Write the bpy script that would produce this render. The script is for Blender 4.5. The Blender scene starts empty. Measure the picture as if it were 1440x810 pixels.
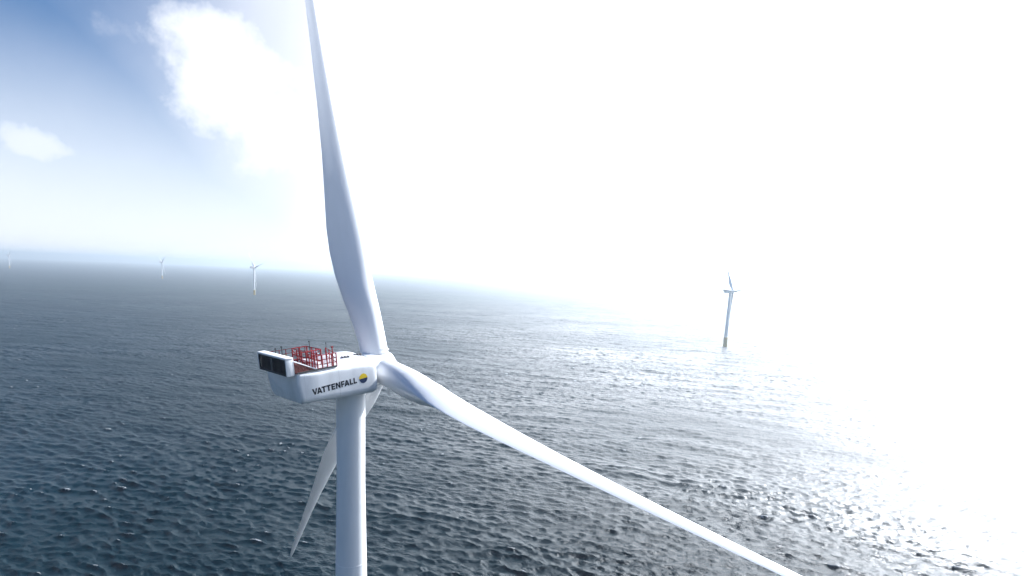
import bpy, bmesh, math, random
import numpy as np
from mathutils import Matrix, Vector

R = math.radians
C = bpy.context.scene.collection
scene = bpy.context.scene

# ------------------------------------------------------------------ camera
CAM_H = 121.35
PITCH, ROLL, FPX, CY = R(8.736), R(2.30), 812.27, 509.9
cd = bpy.data.cameras.new('camera')
cam = bpy.data.objects.new('camera', cd)
C.objects.link(cam)
fw = Vector((0, math.cos(PITCH), -math.sin(PITCH)))
r0 = Vector((1, 0, 0))
d0 = fw.cross(r0)
cr = math.cos(ROLL) * r0 - math.sin(ROLL) * d0
cdn = math.sin(ROLL) * r0 + math.cos(ROLL) * d0
m = Matrix((cr, -cdn, -fw)).transposed().to_4x4()
m.translation = Vector((0, 0, CAM_H))
cam.matrix_world = m
cd.sensor_width = 36
cd.lens = 36 * FPX / 1440
cd.shift_y = (CY - 405) / 1440          # the photograph is cropped from the bottom of the lens's frame
cd.clip_start = 0.5
cd.clip_end = 300000
scene.camera = cam


def sight(px, py):
    """unit direction in the world of a point of the photograph (used for compass bearings of clouds and far turbines)"""
    return (cr * ((px - 720) / FPX) + cdn * ((py - CY) / FPX) + fw).normalized()


# ------------------------------------------------------------------ sky, sun, exposure
SUN_AZ, SUN_EL = R(46.5), R(37)           # bearing to the right of the camera's heading (+Y), height
world = bpy.data.worlds.new('World')
scene.world = world
world.use_nodes = True
wt = world.node_tree
wt.nodes.clear()


def N(t, kind, **kw):
    n = t.nodes.new(kind)
    for k, v in kw.items():
        setattr(n, k, v)
    return n


def math_node(t, op, a, b=None, c=None):
    n = N(t, 'ShaderNodeMath', operation=op)
    for i, x in enumerate((a, b, c)):
        if x is None:
            continue
        if isinstance(x, (int, float)):
            n.inputs[i].default_value = x
        else:
            t.links.new(x, n.inputs[i])
    return n.outputs[0]


def smooth(t, x, lo, hi, a=0.0, b=1.0):
    n = N(t, 'ShaderNodeMapRange', interpolation_type='SMOOTHSTEP')
    t.links.new(x, n.inputs['Value'])
    n.inputs['From Min'].default_value = lo
    n.inputs['From Max'].default_value = hi
    n.inputs['To Min'].default_value = a
    n.inputs['To Max'].default_value = b
    return n.outputs['Result']


sky = N(wt, 'ShaderNodeTexSky', sky_type='NISHITA')
sky.sun_disc = False
sky.sun_elevation = SUN_EL
sky.sun_rotation = SUN_AZ
sky.altitude = 100
sky.air_density = 1.0
sky.dust_density = 0.15
sky.ozone_density = 4.0
tc = N(wt, 'ShaderNodeTexCoord')
nz = N(wt, 'ShaderNodeTexNoise')
nz.inputs['Scale'].default_value = 7.5
nz.inputs['Detail'].default_value = 9
nz.inputs['Roughness'].default_value = 0.62
wt.links.new(tc.outputs['Generated'], nz.inputs['Vector'])
nz2 = N(wt, 'ShaderNodeTexNoise')
nz2.inputs['Scale'].default_value = 2.3
nz2.inputs['Detail'].default_value = 6
wt.links.new(tc.outputs['Generated'], nz2.inputs['Vector'])
billow = math_node(wt, 'SUBTRACT', nz.outputs['Fac'], 0.5)
wisp = math_node(wt, 'SUBTRACT', nz2.outputs['Fac'], 0.5)


def cloud(px, py, radius, soft, amp, src, stretch=(1, 1, 1), dens=1.0):
    d = sight(px, py)
    sb = N(wt, 'ShaderNodeVectorMath', operation='SUBTRACT')
    wt.links.new(tc.outputs['Generated'], sb.inputs[0])
    sb.inputs[1].default_value = d
    mu = N(wt, 'ShaderNodeVectorMath', operation='MULTIPLY')
    wt.links.new(sb.outputs[0], mu.inputs[0])
    mu.inputs[1].default_value = stretch
    le = N(wt, 'ShaderNodeVectorMath', operation='LENGTH')
    wt.links.new(mu.outputs[0], le.inputs[0])
    e = math_node(wt, 'MULTIPLY_ADD', src, amp, math_node(wt, 'SUBTRACT', radius, le.outputs['Value']))
    return smooth(wt, e, -soft, soft, 0, dens)


masks = [
    cloud(328, 120, 0.098, 0.055, 0.25, billow),
    cloud(400, 185, 0.12, 0.10, 0.30, billow),
    cloud(225, 90, 0.035, 0.06, 0.2, billow, dens=0.6),
    cloud(50, 202, 0.040, 0.035, 0.20, billow, (1, 1, 2.2), dens=0.8),
    cloud(130, 130, 0.05, 0.07, 0.3, billow, (1, 1, 1.5), dens=0.35),
    cloud(465, 70, 0.06, 0.09, 0.15, billow, dens=0.55),
    cloud(980, 180, 0.49, 0.15, 0.40, wisp),
    cloud(620, 300, 0.30, 0.22, 0.35, wisp, (1, 1, 1.4), dens=0.8),
]
tot = masks[0]
for k in masks[1:]:
    tot = math_node(wt, 'MAXIMUM', tot, k)
# a low even veil of thin stratus, thickest at the horizon
sx = N(wt, 'ShaderNodeSeparateXYZ')
wt.links.new(tc.outputs['Generated'], sx.inputs[0])
sunside = N(wt, 'ShaderNodeVectorMath', operation='DOT_PRODUCT')
wt.links.new(tc.outputs['Generated'], sunside.inputs[0])
sunside.inputs[1].default_value = (math.sin(SUN_AZ), math.cos(SUN_AZ), 0)
side = smooth(wt, sunside.outputs['Value'], -0.25, 0.5, 0.0, 1.0)
veil = math_node(wt, 'MULTIPLY', side, smooth(wt, math_node(wt, 'MULTIPLY_ADD', wisp, 0.25, sx.outputs['Z']), 0.02, 0.36, 0.85, 0.0))
low = smooth(wt, math_node(wt, 'MULTIPLY_ADD', wisp, 0.12, sx.outputs['Z']), 0.0, 0.37, 0.86, 0.0)
glow = smooth(wt, math_node(wt, 'MULTIPLY_ADD', wisp, 0.25, sunside.outputs['Value']), 0.02, 0.46, 0.0, 0.88)
glow = math_node(wt, 'MULTIPLY', glow, smooth(wt, sx.outputs['Z'], 0.38, 0.58, 1.0, 0.0))
glow = math_node(wt, 'MULTIPLY', glow, smooth(wt, sunside.outputs['Value'], 0.45, 0.7, 1.0, 0.45))
veil = math_node(wt, 'MAXIMUM', math_node(wt, 'MAXIMUM', veil, low), glow)
tot = math_node(wt, 'MAXIMUM', tot, veil)
mix = N(wt, 'ShaderNodeMix', data_type='RGBA')
wt.links.new(tot, mix.inputs['Factor'])
hs = N(wt, 'ShaderNodeHueSaturation')
hs.inputs['Saturation'].default_value = 1.22
wt.links.new(sky.outputs[0], hs.inputs['Color'])
wt.links.new(hs.outputs[0], mix.inputs['A'])
cloudlight = N(wt, 'ShaderNodeMix', data_type='RGBA')   # clouds between the viewer and the sun are the brightest
wt.links.new(smooth(wt, sunside.outputs['Value'], 0.35, 1.0), cloudlight.inputs['Factor'])
cloudlight.inputs['A'].default_value = (11.4, 11.1, 10.9, 1)
cloudlight.inputs['B'].default_value = (88.0, 85.5, 82.0, 1)
wt.links.new(cloudlight.outputs['Result'], mix.inputs['B'])
bg = N(wt, 'ShaderNodeBackground')
wt.links.new(mix.outputs['Result'], bg.inputs['Color'])
bg.inputs['Strength'].default_value = 0.041
wo = N(wt, 'ShaderNodeOutputWorld')
wt.links.new(bg.outputs[0], wo.inputs['Surface'])

sd = bpy.data.lights.new('sun', 'SUN')
sd.energy = 4.2
sd.angle = R(0.6)
sd.color = (1.0, 0.96, 0.90)
sun = bpy.data.objects.new('sun', sd)
C.objects.link(sun)
to_sun = Vector((math.sin(SUN_AZ) * math.cos(SUN_EL), math.cos(SUN_AZ) * math.cos(SUN_EL), math.sin(SUN_EL)))
sun.rotation_euler = to_sun.to_track_quat('Z', 'Y').to_euler()
sun.location = (60, 60, 400)

vs = scene.view_settings
vs.view_transform = 'Standard'
vs.look = 'None'
vs.gamma = 1
vs.use_curve_mapping = False
vs.use_white_balance = True
vs.white_balance_temperature = 5900
vs.white_balance_tint = 10
vs.exposure = 1.3
scene.render.engine = 'CYCLES'
cy = scene.cycles
cy.max_bounces = 6
cy.diffuse_bounces = 2
cy.glossy_bounces = 3
cy.volume_bounces = 0
cy.sample_clamp_indirect = 4
cy.sample_clamp_direct = 60
cy.caustics_reflective = False
cy.use_denoising = True
cy.use_adaptive_sampling = True
cy.adaptive_threshold = 0.015
HAZE_DENSITY = 1.3e-4

# ------------------------------------------------------------------ helpers


def tag(o, label=None, cat=None, group=None, kind=None):
    if label:
        o['label'] = label
    if cat:
        o['category'] = cat
    if group:
        o['group'] = group
    if kind:
        o['kind'] = kind
    return o


def link_mesh(name, me, mats, parent=None, mat=None):
    o = bpy.data.objects.new(name, me)
    for mm in (mats if isinstance(mats, (list, tuple)) else [mats]):
        me.materials.append(mm)
    C.objects.link(o)
    if parent is not None:
        o.parent = parent
    if mat is not None:
        o.matrix_local = mat
    return o


class MB:
    """collects simple solids and links them as ONE mesh object"""

    def __init__(self):
        self.bm = bmesh.new()

    def box(self, lo, hi, bev=0.0, seg=2):
        x0, y0, z0 = lo
        x1, y1, z1 = hi
        v = [self.bm.verts.new(p) for p in ((x0, y0, z0), (x1, y0, z0), (x1, y1, z0), (x0, y1, z0), (x0, y0, z1), (x1, y0, z1), (x1, y1, z1), (x0, y1, z1))]
        fs = [self.bm.faces.new([v[i] for i in q]) for q in ((3, 2, 1, 0), (4, 5, 6, 7), (0, 1, 5, 4), (1, 2, 6, 5), (2, 3, 7, 6), (3, 0, 4, 7))]
        if bev > 0:
            es = list({e for f in fs for e in f.edges})
            bmesh.ops.bevel(self.bm, geom=es, offset=bev, segments=seg, affect='EDGES', profile=0.5)
        return self

    def bar(self, a, b, r, n=8):
        a, b = Vector(a), Vector(b)
        d = b - a
        mt = Matrix.Translation((a + b) / 2) @ d.to_track_quat('Z', 'Y').to_matrix().to_4x4()
        bmesh.ops.create_cone(self.bm, cap_ends=True, segments=n, radius1=r, radius2=r, depth=d.length, matrix=mt)
        return self

    def lathe(self, prof, n=48, axis='Z', cap=True):
        rings = []
        for (r, t) in prof:
            ring = []
            for k in range(n):
                a = 2 * math.pi * k / n
                p = (r * math.cos(a), r * math.sin(a), t) if axis == 'Z' else (t, r * math.cos(a), r * math.sin(a))
                ring.append(self.bm.verts.new(p))
            rings.append(ring)
        for i in range(len(rings) - 1):
            for k in range(n):
                self.bm.faces.new((rings[i][k], rings[i][(k + 1) % n], rings[i + 1][(k + 1) % n], rings[i + 1][k]))
        if cap:
            self.bm.faces.new(list(reversed(rings[0])))
            self.bm.faces.new(rings[-1])
        return self

    def loft(self, rings):
        vv = [[self.bm.verts.new(p) for p in ring] for ring in rings]
        n = len(vv[0])
        for i in range(len(vv) - 1):
            for k in range(n):
                self.bm.faces.new((vv[i][k], vv[i][(k + 1) % n], vv[i + 1][(k + 1) % n], vv[i + 1][k]))
        self.bm.faces.new(list(reversed(vv[0])))
        self.bm.faces.new(vv[-1])
        return self

    def plate(self, pts, n, t):
        """polygon pts (3-D, planar) thickened by t along n"""
        n = Vector(n)
        a = [self.bm.verts.new(Vector(p)) for p in pts]
        b = [self.bm.verts.new(Vector(p) + n * t) for p in pts]
        k = len(pts)
        self.bm.faces.new(b)
        self.bm.faces.new(list(reversed(a)))
        for i in range(k):
            self.bm.faces.new((a[i], a[(i + 1) % k], b[(i + 1) % k], b[i]))
        return self

    def build(self, name, mat, parent=None, smooth_deg=None, mat_local=None):
        bmesh.ops.recalc_face_normals(self.bm, faces=self.bm.faces[:])
        me = bpy.data.meshes.new(name)
        self.bm.to_mesh(me)
        self.bm.free()
        if smooth_deg:
            me.shade_smooth()
            me.set_sharp_from_angle(angle=R(smooth_deg))
        return link_mesh(name, me, mat, parent, mat_local)


def paint(name, col, rough=0.4, dirt=0.06, scale=0.35, streak=True, metallic=0.0, seams=()):
    mt = bpy.data.materials.new(name)
    mt.use_nodes = True
    t = mt.node_tree
    b = t.nodes['Principled BSDF']
    co = N(t, 'ShaderNodeTexCoord')
    mp = N(t, 'ShaderNodeMapping')
    mp.inputs['Scale'].default_value = (1, 1, 0.22) if streak else (1, 1, 1)
    t.links.new(co.outputs['Object'], mp.inputs['Vector'])
    n1 = N(t, 'ShaderNodeTexNoise')
    n1.inputs['Scale'].default_value = scale
    n1.inputs['Detail'].default_value = 7
    n1.inputs['Roughness'].default_value = 0.65
    t.links.new(mp.outputs[0], n1.inputs['Vector'])
    f = smooth(t, n1.outputs['Fac'], 0.38, 0.75, 0, dirt)
    for (axis, pos, w, s) in seams:
        sp = N(t, 'ShaderNodeSeparateXYZ')
        t.links.new(co.outputs['Object'], sp.inputs[0])
        dd = math_node(t, 'ABSOLUTE', math_node(t, 'SUBTRACT', sp.outputs[axis], pos))
        f = math_node(t, 'MAXIMUM', f, smooth(t, dd, w * 0.6, w, s, 0))
    mx = N(t, 'ShaderNodeMix', data_type='RGBA')
    mx.inputs['A'].default_value = (*col, 1)
    mx.inputs['B'].default_value = (col[0] * 0.30, col[1] * 0.29, col[2] * 0.27, 1)
    t.links.new(f, mx.inputs['Factor'])
    t.links.new(mx.outputs['Result'], b.inputs['Base Color'])
    b.inputs['Metallic'].default_value = metallic
    rr = smooth(t, n1.outputs['Fac'], 0.3, 0.7, rough - 0.06, rough + 0.1)
    t.links.new(rr, b.inputs['Roughness'])
    return mt


M_WHITE = paint('white_turbine_paint', (0.82, 0.83, 0.84), 0.38, 0.10)
M_NAC = paint('white_nacelle_gelcoat', (0.83, 0.84, 0.85), 0.36, 0.20, 0.5, seams=((0, -10.9, 0.05, 0.30), (0, -16.4, 0.05, 0.22), (0, -5.0, 0.05, 0.18)))
M_BLADE = paint('white_blade_gelcoat', (0.82, 0.83, 0.85), 0.34, 0.10, 0.25)
M_RED = paint('red_rail_paint', (0.33, 0.004, 0.009), 0.4, 0.25, 1.5)
M_DKRED = paint('brown_red_grating', (0.19, 0.055, 0.045), 0.7, 0.5, 1.2)
M_DARK = paint('charcoal_radiator', (0.024, 0.029, 0.038), 0.45, 0.3, 1.0)
M_GREY = paint('dark_grey_steel', (0.07, 0.075, 0.08), 0.5, 0.3, 1.0)
M_LUG = paint('worn_grey_steel', (0.22, 0.22, 0.22), 0.5, 0.4, 1.5)
M_YEL = paint('yellow_marine_paint', (0.50, 0.34, 0.06), 0.5, 0.35, 0.3)
M_NAVY = paint('navy_lettering', (0.006, 0.009, 0.018), 0.75, 0.0)
M_LOGOY = paint('yellow_emblem', (0.85, 0.58, 0.0), 0.4, 0.0)
M_LOGOB = paint('blue_emblem', (0.003, 0.022, 0.085), 0.4, 0.0)

# ------------------------------------------------------------------ sea
WIND_FROM = R(14)                    # bearing the wind (and the waves) come from
wdir = np.array([-math.sin(WIND_FROM), -math.cos(WIND_FROM)])


def ocean_tile(n, L, lam_lo, lam_hi, lam_peak, hs, seed, spread=2.0):
    """random wind sea on an n x n periodic tile: height, two horizontal shifts and the fold (Jacobian) of the surface"""
    rng = np.random.default_rng(seed)
    k1 = 2 * np.pi * np.fft.fftfreq(n, L / n)
    kx, ky = np.meshgrid(k1, k1, indexing='ij')
    k = np.hypot(kx, ky)
    k[0, 0] = 1
    kp = 2 * np.pi / lam_peak
    S = np.exp(-1.25 * (kp / k) ** 2) / k ** 4                  # 2-D wave-number spectrum
    cosd = (kx * wdir[0] + ky * wdir[1]) / k
    D = np.abs(cosd) ** (2 * spread) * np.where(cosd > 0, 1.0, 0.15) + 0.03
    lo, hi = 2 * np.pi / lam_hi, 2 * np.pi / lam_lo
    band = (k >= lo) & (k < hi)
    A = np.sqrt(S * D) * band
    A[0, 0] = 0
    g = rng.normal(size=(n, n)) + 1j * rng.normal(size=(n, n))
    H = A * g
    f = lambda X: np.real(np.fft.ifft2(X))
    return dict(H=H, f=f, kx=kx, ky=ky, k=k, n=n, L=L)


def finish(tile, scale, chop):
    H, f, kx, ky, k = tile['H'] * scale, tile['f'], tile['kx'], tile['ky'], tile['k']
    h = f(H)
    dx = f(1j * kx / k * H) * chop
    dy = f(1j * ky / k * H) * chop
    jxx = -f(kx * kx / k * H) * chop
    jyy = -f(ky * ky / k * H) * chop
    jxy = -f(kx * ky / k * H) * chop
    tile.update(h=h, dx=dx, dy=dy, j=(1 + jxx) * (1 + jyy) - jxy ** 2)
    return tile


def sample(tile, arr, x, y):
    n, L = tile['n'], tile['L']
    u, v = x / L * n, y / L * n
    i, j = np.floor(u).astype(int), np.floor(v).astype(int)
    a, b = u - i, v - j
    i0, i1, j0, j1 = i % n, (i + 1) % n, j % n, (j + 1) % n
    return (arr[i0, j0] * (1 - a) * (1 - b) + arr[i1, j0] * a * (1 - b) + arr[i0, j1] * (1 - a) * b + arr[i1, j1] * a * b)


def slope_of(t, s=1.0):
    gx, gy = t['f'](1j * t['kx'] * t['H']), t['f'](1j * t['ky'] * t['H'])
    return math.sqrt(np.mean(gx ** 2 + gy ** 2))


def make_sea():
    big = ocean_tile(512, 367.0, 3.6, 80.0, 8.5, 1.2, 7, spread=3.5)
    small = ocean_tile(512, 97.0, 0.6, 3.6, 2.4, 1.2, 11, spread=1.8)
    swell = ocean_tile(256, 1170.0, 25.0, 160.0, 45.0, 1.2, 23, spread=5.0)
    mod = ocean_tile(256, 1493.0, 90.0, 700.0, 400.0, 1.2, 31, spread=0.1)
    finish(swell, 0.05 / slope_of(swell), 0.8)
    finish(mod, 1.0, 0.0)
    mod['h'] = mod['h'] / mod['h'].std()
    finish(big, 0.27 / slope_of(big), 0.72)
    finish(small, 0.29 / slope_of(small), 0.5)
    # polar sheet centred under the viewpoint's headland of the farm: fine rings near, long ones to the horizon
    radii = [2.0, 20.0, 50.0, 80.0, 110.0]
    r = 130.0
    while r < 42000:
        radii.append(r)
        dr = max(0.45, r * r / (CAM_H * 577) / 1.35)
        dr = min(dr, 2.6 + 0.45 * (r / 1000.0) ** 2.6, 0.08 * r)
        r += dr
    radii.append(45000.0)
    radii = np.array(radii)
    step = 1 / 577 / 1.15
    fine = np.arange(R(-62), R(62), step)
    coarse = np.linspace(R(62), R(298), 120)
    ang = np.concatenate([fine, coarse])
    nr, na = len(radii), len(ang)
    rr, aa = np.meshgrid(radii, ang, indexing='ij')
    x, y = rr * np.sin(aa), rr * np.cos(aa)
    drow = np.gradient(radii)[:, None] * np.ones_like(aa)
    front = (aa <= R(62))
    cell = np.maximum(drow, rr * step)
    w_small = np.clip((3.6 - cell) / 2.8, 0, 1) * front
    w_big = np.clip((9 - cell) / 7, 0, 1) * front
    xs, ys = x * 0.7986 - y * 0.6018, x * 0.6018 + y * 0.7986   # the small tile lies turned against the big one
    c, s = 0.7986, 0.6018
    # the small tile was made for the wind in its own axes, so turn its wind back by sampling in the same axes
    gust = np.clip(1 + 0.15 * sample(mod, mod['h'], x, y), 0.6, 1.45)   # gusts: rougher and calmer patches
    w_big, w_small = w_big * gust, w_small * np.clip(1.8 * gust - 0.8, 0.3, 1.7)
    w_sw = np.clip((25 - cell) / 15, 0, 1) * front
    z, dx, dy = (sample(big, big[q], x, y) * w_big + sample(small, small[q], x, y) * w_small + sample(swell, swell[q], x, y) * w_sw for q in ('h', 'dx', 'dy'))
    brk = np.percentile(big['j'], 0.65)                        # only the steepest crests break
    foam = np.clip((brk - sample(big, big['j'], x, y) + 0.10 * (gust - 1.1)) / 0.10, 0, 1) * front * np.clip((16 - cell) / 8, 0, 1)
    z = z - rr ** 2 / (2 * 6.371e6)                           # the sea curves away
    co = np.stack([x + dx, y + dy, z], -1).reshape(-1, 3).astype(np.float32)
    idx = np.arange(nr * na).reshape(nr, na)
    nxt = np.roll(idx, -1, axis=1)
    quads = np.stack([idx[:-1], idx[1:], nxt[1:], nxt[:-1]], -1).reshape(-1, 4)[:, ::-1]
    # centre cap
    quads = np.ascontiguousarray(quads)
    nq = len(quads)
    cap = idx[0][::-1]
    me = bpy.data.meshes.new('sea')
    me.vertices.add(len(co))
    me.vertices.foreach_set('co', co.ravel())
    me.loops.add(nq * 4 + na)
    me.loops.foreach_set('vertex_index', np.concatenate([quads.ravel(), cap[::-1]]).astype(np.int32))
    me.polygons.add(nq + 1)
    me.polygons.foreach_set('loop_start', np.concatenate([np.arange(nq) * 4, [nq * 4]]).astype(np.int32))
    me.polygons.foreach_set('use_smooth', np.ones(nq + 1, dtype=bool))
    at = me.attributes.new('foam', 'FLOAT', 'POINT')
    at.data.foreach_set('value', foam.ravel().astype(np.float32))
    un = np.clip(1 - 0.5 * w_small - 0.5 * w_big, 0, 1)
    at = me.attributes.new('unresolved', 'FLOAT', 'POINT')
    at.data.foreach_set('value', un.ravel().astype(np.float32))
    me.update(calc_edges=True)
    me.validate()
    print('SEA verts', len(co), 'foam share', float((foam > 0.3).mean()), 'h std', float(z.std()))
    return me


def sea_material():
    mt = bpy.data.materials.new('sea_water')
    mt.use_nodes = True
    t = mt.node_tree
    b = t.nodes['Principled BSDF']
    b.inputs['IOR'].default_value = 1.25
    co = N(t, 'ShaderNodeTexCoord')
    mp = N(t, 'ShaderNodeMapping')
    mp.inputs['Rotation'].default_value = (0, 0, WIND_FROM)      # turn so that Y runs along the wind, X along the crests
    t.links.new(co.outputs['Object'], mp.inputs['Vector'])
    st = N(t, 'ShaderNodeVectorMath', operation='MULTIPLY')
    st.inputs[1].default_value = (0.5, 1.0, 1.0)
    t.links.new(mp.outputs[0], st.inputs[0])

    def noise(scale, detail, rough):
        n = N(t, 'ShaderNodeTexNoise')
        n.inputs['Scale'].default_value = scale
        n.inputs['Detail'].default_value = detail
        n.inputs['Roughness'].default_value = rough
        t.links.new(st.outputs[0], n.inputs['Vector'])
        return n.outputs['Fac']
    chop = noise(1.1, 5, 0.6)
    gust = noise(0.006, 3, 0.5)
    h = math_node(t, 'MULTIPLY', chop, smooth(t, gust, 0.32, 0.68, 0.35, 1.45))
    bp = N(t, 'ShaderNodeBump')
    bp.inputs['Strength'].default_value = 1.0
    bp.inputs['Distance'].default_value = 0.6
    t.links.new(h, bp.inputs['Height'])
    t.links.new(bp.outputs[0], b.inputs['Normal'])
    fo = N(t, 'ShaderNodeAttribute', attribute_name='foam')
    un = N(t, 'ShaderNodeAttribute', attribute_name='unresolved')
    lace = noise(1.6, 5, 0.65)
    fm = math_node(t, 'MULTIPLY', fo.outputs['Fac'], smooth(t, lace, 0.38, 0.58))
    mx = N(t, 'ShaderNodeMix', data_type='RGBA')
    mx.inputs['A'].default_value = (0.002, 0.014, 0.022, 1)
    mx.inputs['B'].default_value = (0.72, 0.75, 0.76, 1)
    t.links.new(fm, mx.inputs['Factor'])
    t.links.new(mx.outputs['Result'], b.inputs['Base Color'])
    ro = smooth(t, un.outputs['Fac'], 0.0, 1.0, 0.27, 0.5)
    ro = math_node(t, 'MULTIPLY_ADD', fm, 0.5, ro)
    t.links.new(ro, b.inputs['Roughness'])
    return mt


sea = link_mesh('sea', make_sea(), sea_material())
tag(sea, 'dark blue green sea of short wind waves with scattered whitecaps', 'sea', kind='structure')

# ------------------------------------------------------------------ haze over the water
hz = MB().box((-47000, -47000, -161), (47000, 47000, 196)).build('haze', [])
hm = bpy.data.materials.new('sea_haze')
hm.use_nodes = True
ht = hm.node_tree
ht.nodes.clear()
pv = N(ht, 'ShaderNodeVolumePrincipled')
pv.inputs['Color'].default_value = (0.80, 0.91, 1.0, 1)
pv.inputs['Density'].default_value = HAZE_DENSITY
pv.inputs['Anisotropy'].default_value = 0.64
ho = N(ht, 'ShaderNodeOutputMaterial')
ht.links.new(pv.outputs[0], ho.inputs['Volume'])
hz.data.materials.append(hm)
tag(hz, 'pale bright sea haze thickening towards the horizon', 'haze', kind='stuff')

# ------------------------------------------------------------------ wind turbine
TAU, KAP = R(4.954), R(3.805)          # tilt of the shaft, cone of the blades
HUB = Vector((5.89, 0, 105.0))         # in the turbine's own axes: X towards the wind, Z up
PSI = R(41.468)
AX = Vector((math.cos(TAU), 0, math.sin(TAU)))
UP = Vector((-math.sin(TAU), 0, math.cos(TAU)))
RT = Vector((0, -1, 0))
HEAD = Matrix((AX, -RT, UP)).transposed().to_4x4()
HEAD.translation = HUB                 # nacelle axes: X along the shaft, Y to the left, Z up


def blade_matrix(phi):
    z = math.cos(KAP) * (math.cos(phi) * UP + math.sin(phi) * RT) + math.sin(KAP) * AX
    x = (AX - z * AX.dot(z)).normalized()
    y = z.cross(x)
    mm = Matrix((x, y, z)).transposed().to_4x4()
    mm.translation = HUB
    return mm


def blade_mesh():
    rs = [1.9, 3.0, 4.5, 6, 8, 10, 12, 14, 16, 18, 20, 22, 24, 27, 30, 33, 37, 41, 46, 51, 56, 61, 66, 70, 73, 76, 78, 79.3, 80.2, 80.8, 81.1]
    tab_r = [1.9, 4.5, 8, 12, 16, 20, 24, 30, 37, 46, 56, 66, 73, 78, 80.2, 81.1]
    chord = [4.5, 4.55, 4.95, 5.6, 6.1, 6.25, 6.0, 5.0, 3.9, 2.95, 2.25, 1.75, 1.35, 1.05, 0.6, 0.15]
    thick = [1.0, 1.0, 0.86, 0.62, 0.46, 0.37, 0.32, 0.28, 0.255, 0.235, 0.215, 0.20, 0.19, 0.18, 0.18, 0.18]
    twist = [16, 16, 16, 15, 13.5, 12, 10.5, 8.2, 6.0, 4.0, 2.2, 0.9, 0.2, 0, 0, 0]
    bl = [0, 0, 0.25, 0.65, 0.92, 1, 1, 1, 1, 1, 1, 1, 1, 1, 1, 1]
    n = 36
    rings = []
    for r in rs:
        c, th, tw, q = (np.interp(r, tab_r, k) for k in (chord, thick, twist, bl))
        beta = R(PITCH_BLADE + tw)
        le = np.array([math.sin(beta), math.cos(beta)])          # leading edge in (X, Y)
        nn = np.array([math.cos(beta), -math.sin(beta)])         # towards the pressure side
        ring = []
        for k in range(n):
            a = 2 * math.pi * k / n
            s = 0.5 * (1 + math.cos(a))                          # 1 at the leading edge, 0 at the trailing edge
            xf = 1 - s
            yt = 5 * th * (0.2969 * math.sqrt(max(xf, 0)) - 0.126 * xf - 0.3516 * xf ** 2 + 0.2843 * xf ** 3 - 0.1030 * xf ** 4)
            camber = 0.05 * math.sin(math.pi * xf) * (1 if r > 12 else 0)
            ya = (yt if math.sin(a) >= 0 else -yt) - camber      # pressure side is hollower
            xa = s - 0.68
            xc, yc = 0.5 * math.cos(a), 0.5 * math.sin(a)
            u = (xc * (1 - q) + xa * q) * c
            w = (yc * (1 - q) + ya * q) * c
            p = le * u + nn * w
            bend = -0.75 + 0.0125 * r - 1.9 * (r / 65) * (1 - r / 65)          # curved towards the wind at the tip
            ring.append((p[0] + bend, p[1], r))
        rings.append(ring)
    return rings


PITCH_BLADE = 91.0


def section(a, w, zs, zc, zb, rt, rb, n=9):
    """cross-section of the nacelle at a along the shaft: flat sides, crowned roof, rounded lower corners"""
    pts = []

    def arc(cx, cz, r, t0, t1, m=n):
        for i in range(m + 1):
            t = R(t0 + (t1 - t0) * i / m)
            pts.append((cx + r * math.cos(t), cz + r * math.sin(t)))
    arc(w - rt, zs - rt, rt, 0, 90)
    for i in range(1, 14):
        pts.append(((w - rt) * (1 - 2 * i / 14), zs))
    arc(-w + rt, zs - rt, rt, 90, 180)
    for i in range(1, 8):
        pts.append((-w, (zs - rt) + (zb + rb - zs + rt) * i / 8))
    arc(-w + rb, zb + rb, rb, 180, 270)
    for i in range(1, 14):
        pts.append(((-w + rb) + 2 * (w - rb) * i / 14, zb))
    arc(w - rb, zb + rb, rb, 270, 360)
    for i in range(1, 8):
        pts.append((w, (zb + rb) + (zs - rt - zb - rb) * i / 8))
    out = []
    for (y, z) in pts:
        up = max(0.0, min(1.0, (z - (zs - rt)) / rt))
        out.append((a, y, z + up * (zc - zs) * (1 - (y / w) ** 2)))
    return out


LET = {  # strokes of capital letters in a box 1 high; (width, polygons)
    'V': (1.06, [[(0, 1), (0.33, 1), (0.56, 0.36), (0.38, 0)], [(0.38, 0), (0.56, 0.36), (0.75, 1), (1.06, 1), (0.69, 0)]]),
    'A': (1.08, [[(0, 0), (0.31, 0), (0.56, 0.66), (0.39, 1)], [(0.39, 1), (0.56, 0.66), (0.77, 0), (1.08, 0), (0.70, 1)], [(0.30, 0.16), (0.78, 0.16), (0.70, 0.40), (0.38, 0.40)]]),
    'T': (0.90, [[(0, 0.75), (0.90, 0.75), (0.90, 1), (0, 1)], [(0.30, 0), (0.60, 0), (0.60, 0.749), (0.30, 0.749)]]),
    'E': (0.78, [[(0, 0), (0.29, 0), (0.29, 1), (0, 1)], [(0.291, 0), (0.78, 0), (0.78, 0.23), (0.291, 0.23)], [(0.291, 0.39), (0.71, 0.39), (0.71, 0.61), (0.291, 0.61)], [(0.291, 0.77), (0.77, 0.77), (0.77, 1), (0.291, 1)]]),
    'N': (0.96, [[(0, 0), (0.28, 0), (0.28, 1), (0, 1)], [(0.68, 0), (0.96, 0), (0.96, 1), (0.68, 1)], [(0.281, 0.58), (0.679, 0.0), (0.679, 0.42), (0.281, 1)]]),
    'F': (0.75, [[(0, 0), (0.29, 0), (0.29, 1), (0, 1)], [(0.291, 0.34), (0.69, 0.34), (0.69, 0.58), (0.291, 0.58)], [(0.291, 0.76), (0.75, 0.76), (0.75, 1), (0.291, 1)]]),
    'L': (0.72, [[(0, 0), (0.29, 0), (0.29, 1), (0, 1)], [(0.291, 0), (0.72, 0), (0.72, 0.24), (0.291, 0.24)]]),
}
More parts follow.
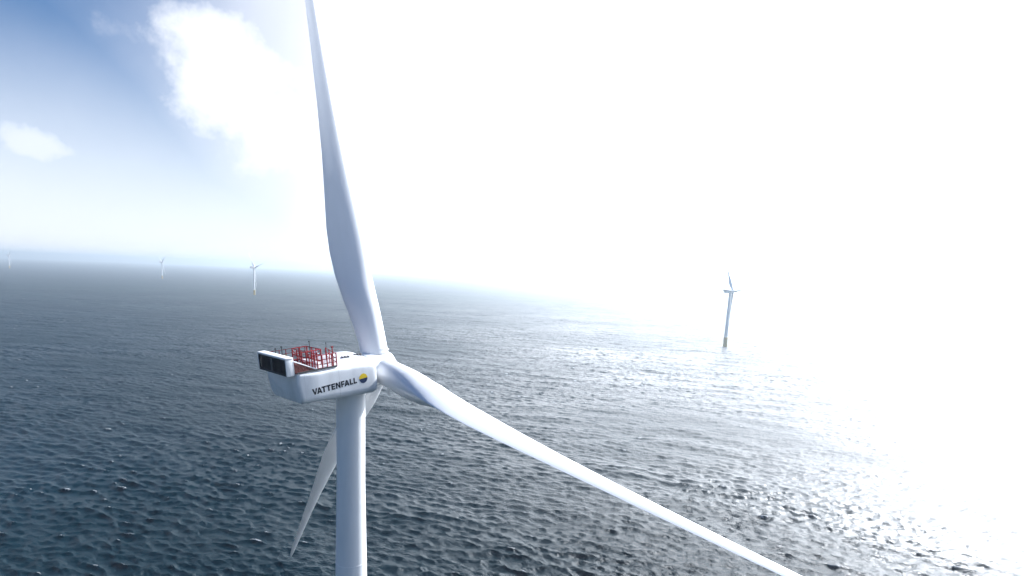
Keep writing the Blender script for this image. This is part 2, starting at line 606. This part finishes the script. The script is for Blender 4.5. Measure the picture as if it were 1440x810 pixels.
KERN = {'VA': -0.16, 'AT': -0.08, 'TT': 0.08, 'FA': -0.06, 'TE': 0.12, 'EN': 0.14, 'NF': 0.16, 'AL': 0.10, 'LL': 0.12}
W = 4.8                                # half width of the nacelle


def railing(root, name, pts, h, mat, post_mat, rails=(1.0, 0.66, 0.34), r=0.045, every=1.1, toe=False):
    """hand-rail along a run of points in the nacelle's axes; each upright is a piece of its own"""
    mb = MB()
    posts = []
    for a, b in zip(pts[:-1], pts[1:]):
        a, b = Vector(a), Vector(b)
        for f in rails:
            mb.bar(a + Vector((0, 0, h * f)), b + Vector((0, 0, h * f)), r * 0.8, 6)
        if toe:
            d = (b - a).normalized()
            q = Vector((-d.y, d.x, 0)) * 0.02
            mb.plate([a + q, b + q, b + q + Vector((0, 0, 0.2)), a + q + Vector((0, 0, 0.2))], -q.normalized(), 0.04)
        k = max(1, round((b - a).length / every))
        for i in range(k + 1):
            p = a + (b - a) * i / k
            if all((p - q).length > 0.1 for q in posts):
                posts.append(p)
    o = mb.build(name, mat, root, mat_local=HEAD)
    for p in posts:
        MB().bar(p, p + Vector((0, 0, h + 0.04)), r * 1.25, 8).build('post', post_mat, o)
    return o


def make_turbine():
    root = bpy.data.objects.new('wind_turbine', None)
    C.objects.link(root)
    # --- foundation and tower
    MB().lathe([(3.9, -5), (3.9, 3.0), (3.55, 5.5), (3.55, 17.5)], 56).build('transition_piece', M_YEL, root, 40)
    pf = MB().lathe([(3.5, 17.5), (6.4, 17.5), (6.4, 17.9), (3.5, 17.9)], 32, cap=False)
    po = pf.build('access_platform', M_YEL, root, 40)
    g = MB()
    for k in range(24):
        a0, a1 = 2 * math.pi * k / 24, 2 * math.pi * (k + 1) / 24
        for hgt in (18.45, 19.0):
            g.bar((6.3 * math.cos(a0), 6.3 * math.sin(a0), hgt), (6.3 * math.cos(a1), 6.3 * math.sin(a1), hgt), 0.05, 6)
        g.bar((6.3 * math.cos(a0), 6.3 * math.sin(a0), 17.9), (6.3 * math.cos(a0), 6.3 * math.sin(a0), 19.0), 0.05, 6)
    g.build('guard_rail', M_YEL, po)
    ld = MB()
    for s in (-0.3, 0.3):
        ld.bar((-4.4, s, -2), (-4.4, s, 17.5), 0.12)
    for i in range(38):
        ld.bar((-4.4, -0.3, -1 + i * 0.48), (-4.4, 0.3, -1 + i * 0.48), 0.03, 6)
    for z in (2, 7, 12, 16.5):
        for s in (-0.3, 0.3):
            ld.bar((-4.4, s, z), (-3.4, s, z), 0.07, 6)
    ld.build('boat_ladder', M_YEL, root)
    tw = MB().lathe([(3.25, 17.5), (3.2, 22), (2.95, 45), (2.62, 68), (2.30, 86), (2.30, 102.2)], 96).build('tower', M_WHITE, root, 40)
    for z, rad in ((45, 2.95), (72, 2.55)):
        fl = MB().lathe([(rad - 0.1, z - 0.10), (rad + 0.035, z - 0.10), (rad + 0.035, z + 0.10), (rad - 0.1, z + 0.10)], 64, cap=False)
        fl.build('flange', M_WHITE, tw, 40)
    MB().lathe([(2.30, 101.4), (2.46, 101.5), (2.46, 102.4), (2.38, 102.6)], 64).build('yaw_collar', M_WHITE, root, 40)
    # --- nacelle
    secs = []
    for (a, ins, zs, zc, zb) in ((-17.45, 0.42, 2.35, 2.35, -1.85), (-17.38, 0.22, 2.46, 2.46, -1.98), (-17.2, 0.08, 2.55, 2.55, -2.08), (-16.9, 0.0, 2.6, 2.6, -2.12),
                                (-14, 0, 2.6, 2.62, -2.25), (-12.2, 0, 2.6, 2.68, -2.4), (-11.4, 0, 2.6, 2.95, -2.46), (-10.6, 0, 2.6, 3.30, -2.52), (-9.5, 0, 2.6, 3.5, -2.6), (-8, 0, 2.58, 3.62, -2.7),
                                (-6.6, 0, 2.52, 3.6, -2.78), (-5.6, 0.03, 2.42, 3.4, -2.84), (-4.9, 0.05, 2.28, 3.05, -2.86), (-4.45, 0.10, 2.10, 2.65, -2.86), (-4.2, 0.18, 1.9, 2.3, -2.80), (-4.1, 0.30, 1.7, 1.95, -2.70)):
        rt, rb = 0.75, 1.15
        if a > -10:
            rt = 0.95
        if a < -14:
            rt = 0.45
        secs.append(section(a, W - ins, zs, zc, zb, rt, rb))
    # lower end of the back leans in
    for i in range(4):
        secs[i] = [(a + 0.55 * max(0, (1.0 - z) / 3.2), y, z) for (a, y, z) in secs[i]]
    nac = MB().loft(secs).build('nacelle', M_NAC, root, 35, HEAD)
    # roof fittings
    for (a, y) in ((-8.3, -2.5), (-5.9, -2.2)):
        f = MB()
        for k in range(3):
            f.box((a - 0.5 + k * 0.45, y - 0.28 - 0.1 * k, 3.05), (a - 0.30 + k * 0.45, y + 0.28 - 0.1 * k, 3.50), 0.05)
        f.build('lifting_lug', M_LUG, nac)
    for (a, y, z, rad) in ((-10.6, 2.3, 3.3, 0.62), (-12.9, -1.8, 2.75, 0.60)):
        MB().lathe([(rad, z - 0.4), (rad, z + 0.15), (rad * 0.92, z + 0.4), (rad * 0.7, z + 0.62), (rad * 0.36, z + 0.76), (0.02, z + 0.8)], 24).build('sensor_dome', M_WHITE, nac, 50, Matrix.Translation((a, y, 0)))
    # lettering and emblem on the side that faces the viewer (Y = -W)
    lt = MB()
    word = 'VATTENFALL'
    size, x, z0, tilt = 0.92, 0.0, 0.0, R(2.4)
    total = 0.0
    for i, ch in enumerate(word):
        total += LET[ch][0] + (KERN.get(word[i:i + 2], 0.10) if i < len(word) - 1 else 0)
    sx_ = 7.5 / total
    ct, stt = math.cos(tilt), math.sin(tilt)
    for i, ch in enumerate(word):
        wd, polys = LET[ch]
        for k, pg in enumerate(polys):
            pts = []
            for (u, v) in pg:
                px, pz = (x + u) * sx_ - 0.10 * v * 0, v * size
                pts.append((-15.42 + px * ct - pz * stt, -W - 0.004 - 0.002 * k, -0.85 + px * stt + pz * ct))
            lt.plate(pts, (0, -1, 0), 0.012)
        x += wd + KERN.get(word[i:i + 2], 0.10)
    lt.build('lettering', M_NAVY, nac)
    for nm, mtl, a0 in (('emblem_upper_half', M_LOGOY, 0), ('emblem_lower_half', M_LOGOB, 180)):
        e = MB()
        pts = []
        for k in range(29):
            a = R(a0 + 180 * k / 28) + R(4)
            pts.append((-6.75 + 0.74 * math.cos(a), -W - 0.004, 0.0 + 0.76 * math.sin(a)))
        e.plate(pts, (0, -1, 0), 0.012)
        e.build(nm, mtl, nac)
    # --- cooler on the back edge of the roof
    c = MB()
    a0, a1, y0, y1, zb, zt = -18.75, -17.55, -4.35, 4.25, 2.42, 5.08
    c.box((a0, y0, zt - 0.30), (a1, y1, zt), 0.10)
    c.box((a0 + 0.02, y0, zb), (a1, y0 + 0.22, zt - 0.303), 0.05)
    c.box((a0 + 0.02, y1 - 0.22, zb), (a1, y1, zt - 0.303), 0.05)
    co = c.build('cooler', M_WHITE, root, 35, HEAD)
    b = MB()
    b.box((a0 + 0.05, y0 + 0.223, zb), (a1 - 0.1, y1 - 0.223, zb + 0.28), 0.03)
    b.box((a0 + 0.05, y0 + 0.223, zt - 0.50), (a1 - 0.1, y1 - 0.223, zt - 0.304), 0.02)
    b.box((a0 + 0.05, y1 - 0.42, zb + 0.283), (a0 + 0.3, y1 - 0.224, zt - 0.503))
    b.box((a0 + 0.05, y0 + 0.224, zb + 0.283), (a0 + 0.3, y0 + 0.42, zt - 0.503))
    b.build('cooler_frame', M_DARK, co)
    MB().box((a0 + 0.06, 0.20, zb + 0.283), (a0 + 0.3, 0.34, zt - 0.503), 0.02).build('divider_bar', M_LUG, co)
    for (p0, p1) in ((y0 + 0.424, 0.197), (0.343, y1 - 0.424)):
        f = MB()
        f.box((a0 + 0.42, p0, zb + 0.283), (a0 + 0.60, p1, zt - 0.503))
        for k in range(24):
            zz = zb + 0.32 + k * (zt - zb - 0.85) / 24
            f.box((a0 + 0.30, p0, zz), (a0 + 0.417, p1, zz + 0.025))
        f.build('radiator_panel', M_DARK, co)
    # struts that tie the cooler to the roof
    for y in (-4.2, 4.1):
        MB().bar((-17.6, y * 1.03, 4.45), (-13.9, y * 1.05, 2.62), 0.085).build('strut', M_WHITE, co)
    # --- helicopter hoist deck
    dk = MB()
    dk.box((-17.4, -4.45, 2.64), (-13.9, 4.45, 2.72))
    for k in range(17):
        dk.box((-17.4 + k * 0.21, -4.45, 2.723), (-17.34 + k * 0.21, 4.45, 2.76))
    deck = dk.build('hoist_deck', M_DKRED, root, mat_local=HEAD)
    for y in (-4.66, 4.50):
        MB().box((-17.3, y, 2.60), (-11.0, y + 0.16, 2.80)).build('edge_kerb', M_GREY, deck)
    # slatted side panels under the struts
    for y in (-4.40, 4.40):
        sp = MB()
        for k in range(9):
            zz = 2.84 + k * 0.19
            xe = -14.2 - (zz - 2.66) * 2.02
            if xe > -17.4:
                sp.bar((-17.5, y, zz), (xe, y, zz), 0.05, 6)
        for xx in (-16.9, -16.1, -15.3):
            sp.bar((xx, y, 2.7), (xx, y, 2.66 + (-14.1 - xx) * 0.49), 0.04, 6)
        sp.build('slat_panel', M_DKRED, deck)
    railing(root, 'safety_railing', [(-14.0, -4.45, 2.66), (-10.9, -4.45, 2.60)], 2.05, M_RED, M_RED, toe=True, every=0.72, r=0.075)
    railing(root, 'safety_railing', [(-10.9, -4.45, 2.60), (-10.9, -1.6, 3.2)], 1.9, M_RED, M_RED, every=1.0, r=0.065)
    railing(root, 'safety_railing', [(-17.4, 4.45, 2.66), (-11.0, 4.45, 2.66)], 2.0, M_RED, M_RED, every=1.05, r=0.05)
    railing(root, 'safety_railing', [(-14.0, -4.45, 2.66), (-13.9, -1.2, 2.66)], 2.0, M_RED, M_RED, every=0.9, r=0.065)
    # scaffold-like hoist cage
    cg = MB()
    X0, X1, Y0, Y1, Z0, Z1 = -14.3, -11.9, -1.9, 2.2, 2.66, 5.05
    posts = []
    for xx in np.linspace(X0, X1, 3):
        for yy in np.linspace(Y0, Y1, 4):
            if xx in (X0, X1) or yy in (Y0, Y1):
                posts.append((xx, yy))
    for zz in (3.3, 4.15, Z1):
        cg.bar((X0, Y0, zz), (X1, Y0, zz), 0.075, 6).bar((X0, Y1, zz), (X1, Y1, zz), 0.075, 6)
        cg.bar((X0, Y0, zz), (X0, Y1, zz), 0.075, 6).bar((X1, Y0, zz), (X1, Y1, zz), 0.075, 6)
    cg.bar((X0, Y0, 2.8), (X0, Y1, 4.9), 0.06, 6).bar((X1, Y0, 4.9), (X1, Y1, 2.8), 0.06, 6)
    cage = cg.build('hoist_cage', M_RED, root, mat_local=HEAD)
    for (xx, yy) in posts:
        MB().bar((xx, yy, Z0), (xx, yy, Z1 + 0.05), 0.09, 8).build('post', M_RED, cage)
    MB().box((-13.6, -1.0, 2.72), (-12.6, 1.2, 3.45), 0.08).build('equipment_box', M_WHITE, cage)
    # masts
    for (xx, yy, z0, h, rad, mtl) in ((-12.1, 0.9, 2.66, 3.2, 0.06, M_GREY), (-14.9, 4.3, 2.7, 2.35, 0.07, M_GREY), (-15.9, 4.3, 2.7, 2.2, 0.06, M_GREY), (-11.4, -4.35, 2.6, 2.9, 0.09, M_RED), (-10.2, -0.6, 3.3, 2.2, 0.035, M_GREY)):
        mast = MB().bar((xx, yy, z0), (xx, yy, z0 + h), rad)
        mast.box((xx - rad * 1.6, yy - rad * 1.6, z0 + h), (xx + rad * 1.6, yy + rad * 1.6, z0 + h + 0.22), 0.03)
        mast.build('mast', mtl, root, mat_local=HEAD)
    MB().box((-15.1, 3.9, 2.8), (-14.3, 4.36, 3.9), 0.05).build('storage_box', M_YEL, root, mat_local=HEAD)
    # --- rotor
    MB().lathe([(2.2, -4.3), (2.2, -3.2)], 48, 'X').build('main_bearing', M_GREY, root, 40, HEAD)
    MB().lathe([(2.0, -3.75), (2.65, -3.72), (2.78, -3.5), (2.8, -2.4), (2.75, 0.0), (2.6, 0.9), (2.2, 1.65), (1.6, 2.1), (0.9, 2.38), (0.05, 2.48)], 64, 'X').build('spinner', M_WHITE, root, 40, HEAD)
    rings = blade_mesh()
    mb = MB().loft(rings)
    b0 = mb.build('blade', M_BLADE, root, 50)
    MB().lathe([(2.27, 2.5), (2.31, 2.52), (2.31, 2.7), (2.27, 2.72)], 48, cap=False).build('root_collar', M_WHITE, b0, 40, Matrix.Translation((-0.62, 0, 0)))
    for k in (1, 2):
        copy_tree(b0, root)
    return root


def copy_tree(o, parent=None):
    c = o.copy()
    C.objects.link(c)
    if parent is not None:
        c.parent = parent
    for ch in [k for k in bpy.data.objects if k.parent == o]:
        copy_tree(ch, c)
    return c


def pose(root, x, y, phi, yaw=0.0):
    root.location = (x, y, 0)
    root.rotation_euler = (0, 0, math.pi / 2 - PSI - yaw)
    blades = [o for o in bpy.data.objects if o.parent == root and o.name.split('.')[0] == 'blade']
    for k, b in enumerate(blades):
        b.matrix_local = blade_matrix(phi + k * 2 * math.pi / 3)


GROUP = 'turbines of the offshore wind farm'
main = make_turbine()
hub_xy = Vector((-22.106, 96.352))
tag(main, 'huge white wind turbine in front, red railed deck on its lettered nacelle', 'wind turbine', GROUP)
bx, by = hub_xy.x - 5.89 * math.sin(PSI), hub_xy.y - 5.89 * math.cos(PSI)
far = [  # picture bearing of the foot, distance, rotor phase, label
    ((1019.5, 487.3), R(-36), R(44), 'pale wind turbine on a yellow foot, leaning into the bright glare over the sea'),
    ((357.8, 414.5), R(75), 0.0, 'small white wind turbine beside the upright blade of the huge one'),
    ((228.2, 391.5), R(175), 0.0, 'tiny hazy wind turbine standing alone between the blade and the speck at the edge'),
    ((13.5, 377.0), R(180), 0.0, 'faintest wind turbine, a white speck on the horizon at the picture edge'),
]
copies = [copy_tree(main) for _ in far]
pose(main, bx, by, R(-17.461))
for o, ((px, py), phi, yaw, label) in zip(copies, far):
    d = sight(px, py)
    t = -CAM_H / d.z
    pose(o, d.x * t, d.y * t, phi, yaw)
    o['label'] = label
    print('FAR', px, round(t), (round(d.x * t), round(d.y * t)))
